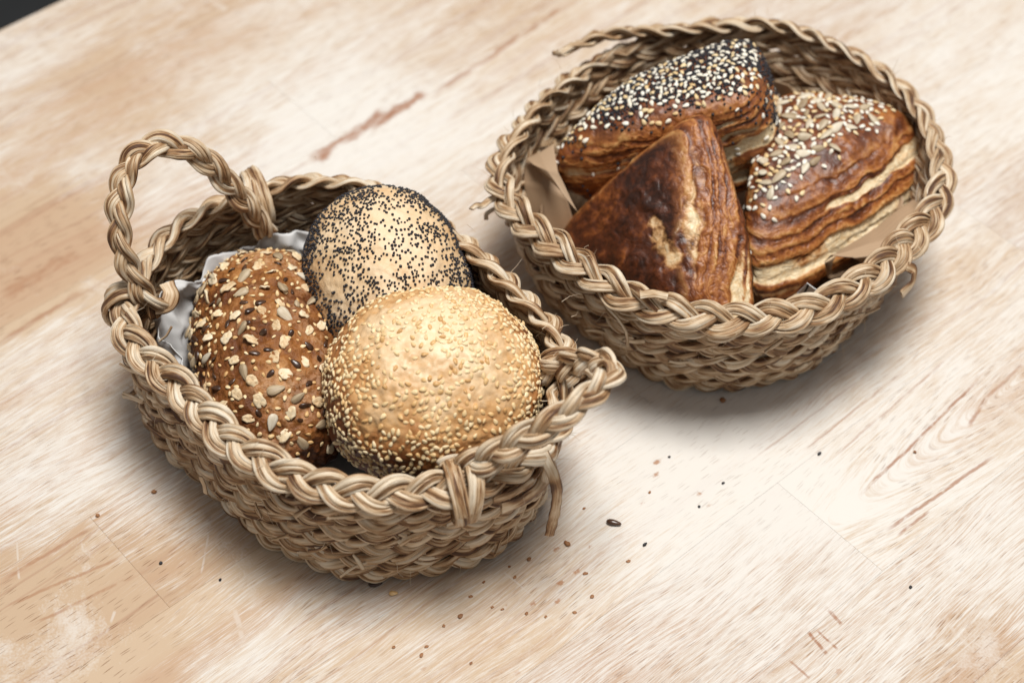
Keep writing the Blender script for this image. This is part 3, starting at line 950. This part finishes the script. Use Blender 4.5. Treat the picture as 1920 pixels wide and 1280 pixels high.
def strew(root, name, kinds, P, Nn, sink, rg, limit=300, size=(0.85, 1.15), tilt=0.18):
    """Seeds as parts of the bread, those past the limit joined into one mass. Points are in the frame of the bread's root."""
    org = np.array(root.location)
    vis = seen(P + org, Nn)
    order = np.argsort(-vis)
    rest = []
    for r, i in enumerate(order):
        mt = seed_matrix(P[i], Nn[i], sink, rg, rg.uniform(*size), tilt=tilt)
        me = SEED[kinds][int(rg.integers(len(SEED[kinds])))]
        if r < limit:
            o = link(name, me, root)
            o.matrix_local = mt
        else:
            rest.append((me, mt))
    if rest:
        ms = {}
        for me, mt in rest:
            ms.setdefault(me.materials[0].name, []).append((me, mt))
        bm_v, bm_f, mats, mi = [], [], [], []
        n = 0
        for k, (mn, lst) in enumerate(ms.items()):
            mats.append(bpy.data.materials[mn])
            for me, mt in lst:
                bm_v.extend([tuple(mt @ v.co) for v in me.vertices])
                bm_f.extend([[i + n for i in q.vertices] for q in me.polygons])
                mi.extend([k] * len(me.polygons))
                n += len(me.vertices)
        me = make_mesh(name + '_mass', np.array(bm_v), bm_f)
        for m_ in mats:
            me.materials.append(m_)
        me.polygons.foreach_set('material_index', mi)
        o = link(name, me, root)
        o['kind'] = 'stuff'

PV, PF = icosphere(2)
QV, QF = icosphere(1)
def poppy_mass(root, P, Nn, r, rg):
    n = len(P)
    sc = r * rg.uniform(0.75, 1.2, n)
    lump = 1 + rg.uniform(-0.10, 0.14, (n, len(QV)))
    V = (P + Nn * (r * 0.45))[:, None, :] + QV[None] * lump[:, :, None] * sc[:, None, None]
    F = (QF[None] + (np.arange(n) * len(QV))[:, None, None]).reshape(-1, 3)
    o = link('poppy_seed', make_mesh('poppy_seed', V.reshape(-1, 3), F, M['poppy']), root)
    o['kind'] = 'stuff'

# ------------------------------------------------------------------ the three rolls
SV, SF = icosphere(7)

def roll_shape(a, b, c, c2, power, rotz, tilt, seed, lump=0.03, fine=0.0004):
    d = SV.copy()
    xy = np.hypot(d[:, 0], d[:, 1])
    ang = np.arctan2(d[:, 1], d[:, 0])
    sq = (np.abs(np.cos(ang)) ** power + np.abs(np.sin(ang)) ** power) ** (-1.0 / power)
    x = a * xy * sq * np.cos(ang)
    y = b * xy * sq * np.sin(ang)
    z = np.where(d[:, 2] > 0, c * d[:, 2], c2 * np.sign(d[:, 2]) * np.abs(d[:, 2]) ** 0.55)
    # the shoulders stay full above the middle
    V = np.stack([x, y, z], 1)
    l = fbm(d * 2.1 + seed, seed, 2)
    V *= (1 + lump * l)[:, None]
    nn = nrm(V / np.array([a, b, c]) ** 2)
    V += nn * (0.0009 * fbm(V * 90.0 + seed, seed + 4, 3) + fine * fbm(V * 420.0, seed + 8, 2))[:, None]
    R = Matrix.Rotation(rotz, 3, 'Z')
    R = Matrix.Rotation(tilt[0], 3, 'X') @ Matrix.Rotation(tilt[1], 3, 'Y') @ R
    return V @ np.array(R).T, d

def vertex_normals(V, F):
    fn = np.cross(V[F[:, 1]] - V[F[:, 0]], V[F[:, 2]] - V[F[:, 0]])
    n = np.zeros_like(V)
    for k in range(3):
        np.add.at(n, F[:, k], fn)
    return nrm(n)

def bake_shade_attr(d, k):  # paler top, browner lower sides: baking plus shade put into the colour
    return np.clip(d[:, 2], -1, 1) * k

def face_mean(F, val):
    return val[F].mean(1)

rg = np.random.default_rng(3)

# sesame roll
cs = un(813, 724, 0.055)
ses = thing('sesame_roll', cs, 'golden round bread roll covered in sesame seeds at front of oval basket', 'bread roll')
V, d = roll_shape(0.0402, 0.0386, 0.0325, 0.022, 2.1, 0.12, (0.10, 0.05), 3, 0.040, 0.0007)
link('crust', make_mesh('crust', V, SF, M['sesame_crust'], attrs={'bake_shade': bake_shade_attr(d, 1.15) - 0.46}), ses)
fz = face_mean(SF, d[:, 2])
fp = face_mean(SF, fbm(V * 60.0, 91, 2))
P, Nn = surface_samples(V, SF, np.clip((fz + 0.42) * 3, 0, 1) * np.clip(0.55 + 1.6 * fp, 0.10, 1.6), 1500, 0.0017, rg)
strew(ses, 'sesame_seed', 'sesame', P, Nn, 0.00005, rg, 300, (0.72, 1.0))

# poppy roll
cp = un(728, 532, 0.050)
pop = thing('poppy_roll', cp, 'pale oval bread roll speckled with black poppy seeds behind the sesame roll', 'bread roll')
V, d = roll_shape(0.0318, 0.0395, 0.0325, 0.020, 2.15, 0.32, (0.28, 0.0), 14, 0.022)
link('crust', make_mesh('crust', V, SF, M['poppy_crust'], attrs={'bake_shade': bake_shade_attr(d, 0.5) - 0.22}), pop)
fz = face_mean(SF, d[:, 2])
fp = face_mean(SF, fbm(V * 110.0, 29, 3))
low = np.clip((0.80 - fz) * 1.5, 0, 1.0)
wt = np.clip(0.36 + 0.80 * low + 1.25 * (fp + 0.02), 0.07, 1.9) * (fz > -0.45)
P, Nn = surface_samples(V, SF, wt, 4300, 0.00082, rg)
poppy_mass(pop, P, Nn, 0.00055, rg)

# wholegrain roll
cd = un(508, 680, 0.036)
drk = thing('wholegrain_roll', cd, 'long dark brown bread roll topped with oats, flax and sunflower kernels', 'bread roll')
V, d = roll_shape(0.0290, 0.0515, 0.0290, 0.020, 2.5, 0.20, (0.04, -0.06), 27, 0.04, 0.0010)
link('crust', make_mesh('crust', V, SF, M['dark_crust'], attrs={'bake_shade': bake_shade_attr(d, 0.25) - 0.12}), drk)
fz = face_mean(SF, d[:, 2])
top = np.clip((fz + 0.05) * 2.0, 0, 1)
taken = []
for nm, kind, cnt, md, sink, tl in (('oat_flake', 'oat', 68, 0.0070, 0.0002, 0.25), ('sunflower_kernel', 'sunflower', 34, 0.0066, 0.0006, 0.15),
                                    ('flax_seed', 'flax', 62, 0.0044, 0.0003, 0.15), ('sesame_seed', 'sesame', 330, 0.0026, 0.0002, 0.25)):
    P, Nn = surface_samples(V, SF, top, cnt, md, rg, taken)
    taken += list(P)
    strew(drk, nm, kind, P, Nn, sink, rg, 300, (0.58, 0.92), tl)

# ------------------------------------------------------------------ the three triangular pastries
def pastry(name, label, six, mat, seed, round_=0.0035, bulge=0.9, split=1.0, palespots=(), grow=1.0):
    """A triangular wedge of laminated dough from its six corners (top three, then the three below)."""
    C6 = np.array([un(*q) for q in six])
    org = C6.mean(0)
    C6 = org + (C6 - org) * grow
    faces = ([0, 1, 2], [3, 4, 5], [0, 1, 4, 3], [1, 2, 5, 4], [2, 0, 3, 5])
    pl = []
    for f in faces:
        q = C6[f]
        c = q.mean(0)
        n = np.linalg.svd(q - c)[2][2]
        if n @ (c - org) < 0:
            n = -n
        pl.append((n, c - org))
    lo, hi = np.zeros(len(SV)), np.full(len(SV), 0.25)
    K = 1.0 / round_

    def field(p):
        e = []
        for k, (n, c) in enumerate(pl):
            r = p - c
            h = r @ n
            lat2 = np.sum(r * r, 1) - h * h
            e.append(h + bulge * (1.6 if k == 0 else 1.0) * (lat2 - 0.0006) - 0.0012)
        e = np.stack(e, 1) * K
        mx = e.max(1)
        w = np.exp(e - mx[:, None])
        s = w.sum(1)
        return (mx + np.log(s)) / K, w / s[:, None]
    for _ in range(30):
        md = (lo + hi) / 2
        v, _w = field(SV * md[:, None])
        inside = v < 0
        lo, hi = np.where(inside, md, lo), np.where(inside, hi, md)
    V = SV * lo[:, None]
    _, w = field(V)
    side = np.clip(w[:, 2] + w[:, 3] + w[:, 4], 0, 1)
    nt, ct = pl[0]
    depth = -((V - ct) @ nt)
    T = np.percentile(depth, 98)
    lam = depth / T
    N0 = vertex_normals(V, SF)
    warp = 0.07 * fbm(V * 30.0, seed, 2) + 0.035 * fbm(V * 120.0, seed + 1, 2)
    ph = (lam + warp) * 10.5 + 0.8 * noise1(lam * 9.0, seed + 40)
    fr = ph - np.floor(ph)
    ridge = np.where(fr < 0.86, (fr / 0.86) ** 0.55, (1 - fr) / 0.14)
    ridge = 0.75 + (ridge - 0.75) * np.clip(0.7 + 0.9 * fbm(V * 46.0, seed + 30, 2), 0.1, 1.35)
    # where the dough split open the layers part and show crumb
    along = V @ nrm(np.cross(nt, pl[4][0]))
    sp = fbm(np.stack([ph * 1.15, along * 16.0, V[:, 2] * 4.0], 1), seed + 6, 2) + 0.15 * fbm(V * 90.0, seed + 7, 2)
    pale = np.clip((sp - 0.07) * 2.6, 0, 1) * np.clip((side - 0.45) * 2.5, 0, 1) * split
    blister = np.clip(noise(V * 210.0, seed + 11) - 0.45, 0, 1) * 2 + np.clip(noise(V * 95.0, seed + 12) - 0.5, 0, 1) * 3
    for px, py, pz, rr in palespots:
        rel = V + org - CAM                     # the surface point that pixel shows
        dep = rel @ FWD
        off = np.hypot(960 + F_PX * (rel @ RIGHT) / dep - px, 640 - F_PX * (rel @ UP) / dep - py) + np.where(np.sum(N0 * rel, 1) < 0, 0, 1e4)
        q = V[int(np.argmin(off))]
        dist = np.linalg.norm((V - q), axis=1) + 0.004 * fbm(V * 110.0, seed + 20, 3)
        pale = np.maximum(pale, 0.58 * np.clip((rr - dist) / (rr * 0.6), 0, 1))
    disp = side * (0.0012 * (ridge - 0.6) - 0.0014 * np.clip(pale, 0, 1)) + (1 - side) * (0.0009 * blister + 0.0012 * fbm(V * 55.0, seed + 13, 3))
    disp += 0.0018 * fbm(V * 24.0, seed + 14, 2) + 0.0004 * fbm(V * 330.0, seed + 15, 2)
    disp -= (1 - side) * 0.0008 * np.clip(pale, 0, 1)
    V = V + N0 * disp[:, None]
    root = thing(name, org, label, 'pastry')
    link('dough', make_mesh('dough', V, SF, M[mat], attrs={'side': np.clip((side - 0.3) * 2.2, 0, 1), 'lam': lam, 'pale': pale, 'ridge': ridge}), root)
    edge = -((V - pl[4][1]) @ pl[4][0])
    return root, V, side, lam, edge

A1 = [(1270, 140, 0.094), (1030, 440, 0.030), (1272, 630, 0.038), (1362, 262, 0.078), (1120, 400, 0.008), (1455, 630, 0.036)]
past1 = pastry('plain_pastry', 'unseeded dark brown triangular pastry at front of the round basket', A1, 'pastry_dark', 5, 0.0026, 1.3, palespots=((1226, 415, 0.05, 0.0058), (1232, 440, 0.05, 0.0064), (1262, 482, 0.048, 0.0078), (1242, 466, 0.048, 0.0074)))
A2 = [(975, 280, 0.056), (1378, 48, 0.082), (1440, 190, 0.088), (1030, 425, 0.020), (1490, 225, 0.036), (1450, 350, 0.036)]
past2 = pastry('seeded_pastry', 'triangular pastry coated in white sesame and black poppy seeds, rear of round basket', A2, 'pastry', 31, 0.0048, 1.6, grow=1.09)
A3 = [(1815, 210, 0.061), (1450, 155, 0.060), (1365, 425, 0.052), (1805, 300, 0.034), (1480, 260, 0.012), (1398, 690, 0.010)]
past3 = pastry('seeded_pastry', 'triangular pastry topped with sunflower kernels and sesame, right side of round basket', A3, 'pastry', 57, 0.0052, 1.9, grow=1.05)

def facemean(x):
    return x[SF].mean(1)

root, V, side, lam, edge = past2
fn = np.cross(V[SF[:, 1]] - V[SF[:, 0]], V[SF[:, 2]] - V[SF[:, 0]])
fp = facemean(fbm(V * 70.0, 5, 2))
wt = np.clip(1.15 - 1.5 * facemean(side), 0.03, 1) * np.clip(0.75 + 1.3 * fp, 0.05, 1.6) * (facemean(lam) < 0.75) * np.clip((facemean(edge) - 0.004) / 0.010, 0.12, 1)
P, Nn = surface_samples(V, SF, wt, 430, 0.0021, rg)
strew(root, 'sesame_seed', 'sesame_white', P, Nn, 0.0004, rg, 300)
fp = facemean(fbm(V * 90.0, 15, 3))
wt2 = np.clip(1.15 - 1.4 * facemean(side), 0.04, 1) * np.clip(0.55 + 2.2 * fp, 0.02, 2) * (facemean(lam) < 0.8) * np.clip((facemean(edge) - 0.006) / 0.010, 0.04, 1)
P, Nn = surface_samples(V, SF, wt2, 2700, 0.00088, rg)
poppy_mass(root, P, Nn, 0.00062, rg)

root, V, side, lam, edge = past3
fp = facemean(fbm(V * 60.0, 25, 2))
wt = np.clip(1.0 - 1.6 * facemean(side), 0.012, 1) * np.clip(0.8 + 1.0 * fp, 0.1, 1.6) * (facemean(lam) < 0.8) * np.clip((facemean(edge) - 0.004) / 0.010, 0.05, 1) * np.clip((0.030 - facemean(V[:, 0])) / 0.014, 0, 1)
P, Nn = surface_samples(V, SF, wt * (facemean(side) < 0.3), 50, 0.0052, rg)
strew(root, 'sunflower_kernel', 'sunflower_pale', P, Nn, 0.0003, rg, 300, (0.60, 0.90), 0.25)
P2, Nn2 = surface_samples(V, SF, wt, 270, 0.0022, rg, list(P))
strew(root, 'sesame_seed', 'sesame_white', P2, Nn2, 0.0004, rg, 300)

# ------------------------------------------------------------------ paper in the baskets
def liner(B, name, label, mat, top, ang0, ang1, seed, crump, cat='paper'):
    """A crumpled sheet that lies on the basket floor and climbs its wall; top(angle) gives how high."""
    na, nr = 260, 80
    ang = np.linspace(ang0, ang1, na)
    ra = np.arctan2(B.rim[:, 1] - B.c[1], B.rim[:, 0] - B.c[0])
    o = np.argsort(ra)
    V, UVv = [], []
    for a in ang:
        rr = np.interp(a, ra[o], np.linalg.norm((B.rim - B.c)[o][:, :2], axis=1), period=2 * np.pi)
        hh = top(a)
        for t in np.linspace(0, 1, nr):
            if t < 0.45:
                r, z = rr * B.scale * (t / 0.45) * 0.86, 0.0075
            else:
                q = (t - 0.45) / 0.55
                z = 0.0075 + (hh - 0.0075) * q
                r = rr * (B.scale + (1 - B.scale) * (z / H) ** 0.85) - 0.0075 - 0.006 * (1 - q) ** 2
            V.append((B.c[0] + r * math.cos(a), B.c[1] + r * math.sin(a), z))
            UVv.append((a * 0.07, t * 0.1))
    V = np.array(V)
    tt = np.tile(np.linspace(0, 1, nr), na)
    # sharp creases: folded noise
    pa, pt = np.repeat(ang, nr) * 3.4, np.tile(np.linspace(0, 1, nr), na) * 4.2
    f1 = 0.45 + 0.5 * folded(pa, pt, seed)
    out = nrm(np.stack([V[:, 0] - B.c[0], V[:, 1] - B.c[1], np.zeros(len(V))], 1))
    amp = crump * np.clip((tt - 0.3) * 2, 0, 1)
    V = V - out * (amp * f1)[:, None]
    V[:, 2] += amp * 0.35 * folded(pa + 5, pt, seed + 2)
    V[:, 2] = np.maximum(V[:, 2], 0.0062)
    idx = np.arange(na * nr).reshape(na, nr)
    F = np.stack([idx[:-1, :-1], idx[1:, :-1], idx[1:, 1:], idx[:-1, 1:]], -1).reshape(-1, 4)
    uv = np.array(UVv)[F.ravel()]
    root = thing(name, B.origin, label, cat)
    ob = part('sheet', make_mesh(name, V, F, M[mat], True, uv), root, B.origin)
    md = ob.modifiers.new('thickness', 'SOLIDIFY')
    md.thickness = 0.00025
    return root

def top_l(a):
    return 0.050 + 0.006 * float(noise1([a * 2.1], 3)[0]) + 0.004 * float(noise1([a * 7.0], 5)[0])
par = liner(BL, 'parchment_paper', 'crumpled grey white parchment paper lining the oval basket', 'parchment', top_l, math.radians(58), math.radians(290), 3, 0.012)

def top_r(a):
    return 0.034 + 0.006 * math.sin(a * 4.0 + 1.6) + 0.003 * math.sin(a * 11.0)
kr = liner(BR, 'kraft_paper', 'brown striped kraft paper bag folded under the pastries in the round basket', 'kraft', top_r, math.radians(-180), math.radians(178), 9, 0.007)

def sheet(pts_grid, name, mat, parent, origin, thick=0.0003, nsub=10):
    """A bent piece of paper through a small grid of (px, py, z) points."""
    G = np.array([[un(*q) for q in row] for row in pts_grid])
    def fine(A, axis, n):
        m = A.shape[axis]
        u = np.linspace(0, m - 1, n)
        i = np.minimum(u.astype(int), m - 2)
        f = u - i
        f = f * f * (3 - 2 * f) * 0.35 + f * 0.65
        a, b = np.take(A, i, axis), np.take(A, i + 1, axis)
        sh = [1, 1, 1]
        sh[axis] = n
        return a * (1 - f.reshape(sh)) + b * f.reshape(sh)
    nu, nv = (G.shape[0] - 1) * nsub + 1, (G.shape[1] - 1) * nsub + 1
    A = fine(fine(G, 0, nu), 1, nv)
    V = A.reshape(-1, 3)
    V = V + 0.0006 * np.stack([noise(V * 90, 3), noise(V * 90, 4), noise(V * 90, 5)], 1)
    idx = np.arange(nu * nv).reshape(nu, nv)
    F = np.stack([idx[:-1, :-1], idx[1:, :-1], idx[1:, 1:], idx[:-1, 1:]], -1).reshape(-1, 4)
    uvg = np.stack(np.meshgrid(np.linspace(0, 1, nu) * 0.06, np.linspace(0, 1, nv) * 0.06, indexing='ij'), -1).reshape(-1, 2)
    ob = part(name, make_mesh(name, V, F, M[mat], True, uvg[F.ravel()]), parent, origin)
    md = ob.modifiers.new('thickness', 'SOLIDIFY')
    md.thickness = thick
    return ob
# the pointed flap beside the left rim, and its turned-down edge
sheet([[(986, 300, 0.050), (984, 345, 0.042), (992, 420, 0.026)], [(1018, 292, 0.052), (1018, 350, 0.044), (1030, 445, 0.024)], [(1040, 300, 0.050), (1062, 372, 0.040), (1085, 445, 0.022)]], 'flap', 'kraft', kr, BR.origin)
sheet([[(984, 298, 0.0515), (1010, 288, 0.055), (1036, 270, 0.058)], [(1000, 308, 0.054), (1024, 318, 0.0555), (1044, 322, 0.056)], [(1022, 330, 0.0515), (1052, 358, 0.052), (1084, 398, 0.048)]], 'flap', 'kraft', kr, BR.origin)
# the rolled fold in front of the right pastry
sheet([[(1735, 355, 0.040), (1640, 430, 0.036), (1545, 490, 0.034)], [(1740, 385, 0.044), (1655, 452, 0.0425), (1560, 478, 0.0425)], [(1738, 420, 0.043), (1662, 480, 0.043), (1600, 482, 0.0435)],
       [(1725, 440, 0.036), (1668, 495, 0.036), (1640, 498, 0.036)], [(1700, 452, 0.026), (1650, 510, 0.026), (1625, 530, 0.024)], [(1660, 465, 0.019), (1600, 520, 0.018), (1580, 540, 0.018)], [(1640, 450, 0.020), (1580, 505, 0.020), (1552, 520, 0.022)], [(1650, 425, 0.030), (1570, 480, 0.028), (1546, 492, 0.0335)]], 'fold', 'kraft', kr, BR.origin)
# its printed corner
sheet([[(1512, 528, 0.044), (1498, 548, 0.036), (1488, 572, 0.030)], [(1530, 540, 0.042), (1522, 556, 0.036), (1515, 580, 0.030)], [(1556, 552, 0.040), (1555, 568, 0.035), (1550, 590, 0.030)]], 'printed_corner', 'print', kr, BR.origin)
sheet([[(1513, 530, 0.0448), (1507, 546, 0.0395), (1503, 562, 0.0345)], [(1517, 532, 0.0446), (1511, 547, 0.0395), (1507, 563, 0.0345)]], 'printed_line', 'ink', kr, BR.origin)
# a corner standing up behind the pastries
sheet([[(1448, 150, 0.052), (1452, 190, 0.042), (1455, 235, 0.028)], [(1478, 160, 0.054), (1485, 195, 0.044), (1490, 235, 0.028)], [(1508, 195, 0.048), (1512, 210, 0.040), (1518, 240, 0.028)]], 'flap', 'kraft', kr, BR.origin)

# ------------------------------------------------------------------ crumbs and seeds lying on the table
def on_table(name, me, px, py, heading, label, cat, lift, scale=1.0):
    o = link(name, me)
    p = un(px, py)
    o.location = (p[0], p[1], lift * scale)
    o.rotation_euler = (0, 0, heading)
    o.scale = (scale, scale, scale)
    tag(o, label, cat)
    return o
husk = seed_mesh('sunflower_husk', 0.0030, 0.0012, 0.0009, 'flax', 0.3, 7, 10)
on_table('flax_seed', husk, 1151, 982, -0.25, 'brown split flax seed lying alone on the flour right of the oval basket', 'seed', 0.0011)
on_table('flax_seed', SEED['flax'][0], 704, 1095, 0.15, 'dark flax seed tucked under the bottom edge of the oval basket', 'seed', 0.0006)
on_table('sesame_seed', SEED['sesame'][1], 738, 1113, 0.05, 'tan sesame seed on the table just below the oval basket', 'seed', 0.0005, 1.2)
def crumb_mesh(name, r, mat, seed, stretch=1.0):
    rgc = np.random.default_rng(seed)
    v = PV * r * (1 + rgc.uniform(-0.22, 0.22, (len(PV), 1)))
    v[:, 0] *= stretch
    v[:, 2] = np.maximum(v[:, 2] * 0.8, -0.7 * r)
    return make_mesh(name, v, PF, M[mat])
for px, py, r, st, h, lab in (
        (1209, 1021, 0.0006, 1.7, 0.7, 'black poppy seed pair on the table just below the split flax seed'),
        (1255, 857, 0.0005, 1.2, 0.3, 'black poppy seed on the flour nearest the round basket shadow'),
        (1356, 906, 0.0005, 1.3, 0.4, 'black poppy seed right of and above the other in the middle of the floured area'),
        (1311, 950, 0.0005, 1.1, 0.2, 'black poppy seed on the floured area between the flax seed and the tilted one'),
        (1536, 851, 0.0006, 1.5, 0.7, 'black poppy seed on straight grain below the right end of the round basket'),
        (1707, 1101, 0.0006, 1.1, 0.1, 'black poppy seed on the long white scratch at lower right'),
        (302, 1056, 0.0006, 1.2, 0.9, 'larger black poppy seed on brown grain left below the oval basket'),
        (413, 1087, 0.0005, 1.2, 0.9, 'smaller black poppy seed on brown grain below the front wall of the oval basket')):
    on_table('poppy_seed', crumb_mesh('poppy_seed', r * 1.0, 'poppy', int(px), st), px, py, h, lab, 'seed', r * 0.8)
for px, py, r, st, h, lab in (
        (1715, 848, 0.0006, 1.2, 0.1, 'tiny red brown crumb on the flame grain at right'),
        (183, 967, 0.0007, 1.2, 0.5, 'tiny orange crumb at the plank joint left of the oval basket'),
        (289, 923, 0.0008, 1.3, 0.2, 'orange brown crumb beside the lower left wall of the oval basket'),
        (1063, 1020, 0.0009, 1.6, -0.7, 'reddish brown crumb below the hanging blade of the oval basket'),
        (1355, 752, 0.0011, 1.1, 0.0, 'brown crumb in the shadow under the round basket')):
    on_table('crumb', crumb_mesh('crumb', r, 'crumb', int(px), st), px, py, h, lab, 'crumb', r * 0.7)

spots = [(992, 1048, 9), (965, 1082, 7), (1097, 1075, 8), (1110, 1118, 9), (863, 1155, 10), (882, 1118, 7), (832, 1173, 7), (923, 1138, 6), (942, 1142, 6), (987, 1150, 7),
         (1178, 1052, 8), (907, 1091, 6), (1023, 1156, 6), (1077, 1148, 7), (790, 1228, 8), (738, 1213, 7), (800, 1212, 7), (883, 1243, 6), (955, 1062, 6), (1095, 953, 6), (1218, 923, 6)]
for i, (px, py, r) in enumerate(spots):
    o = on_table('crumb', crumb_mesh('crumb', r * 0.00008, 'crumb', i, 1.3 + 0.5 * ((i * 7) % 3) / 3), px, py, GRAIN + 0.5 * math.sin(i * 2.3),
                 'tiny flat brown crumb lying on the table in front of the oval basket', 'crumb', r * 0.00003)
    o.scale = (1, 1, 0.4)
    o['group'] = 'tiny brown crumbs in front of the oval basket'
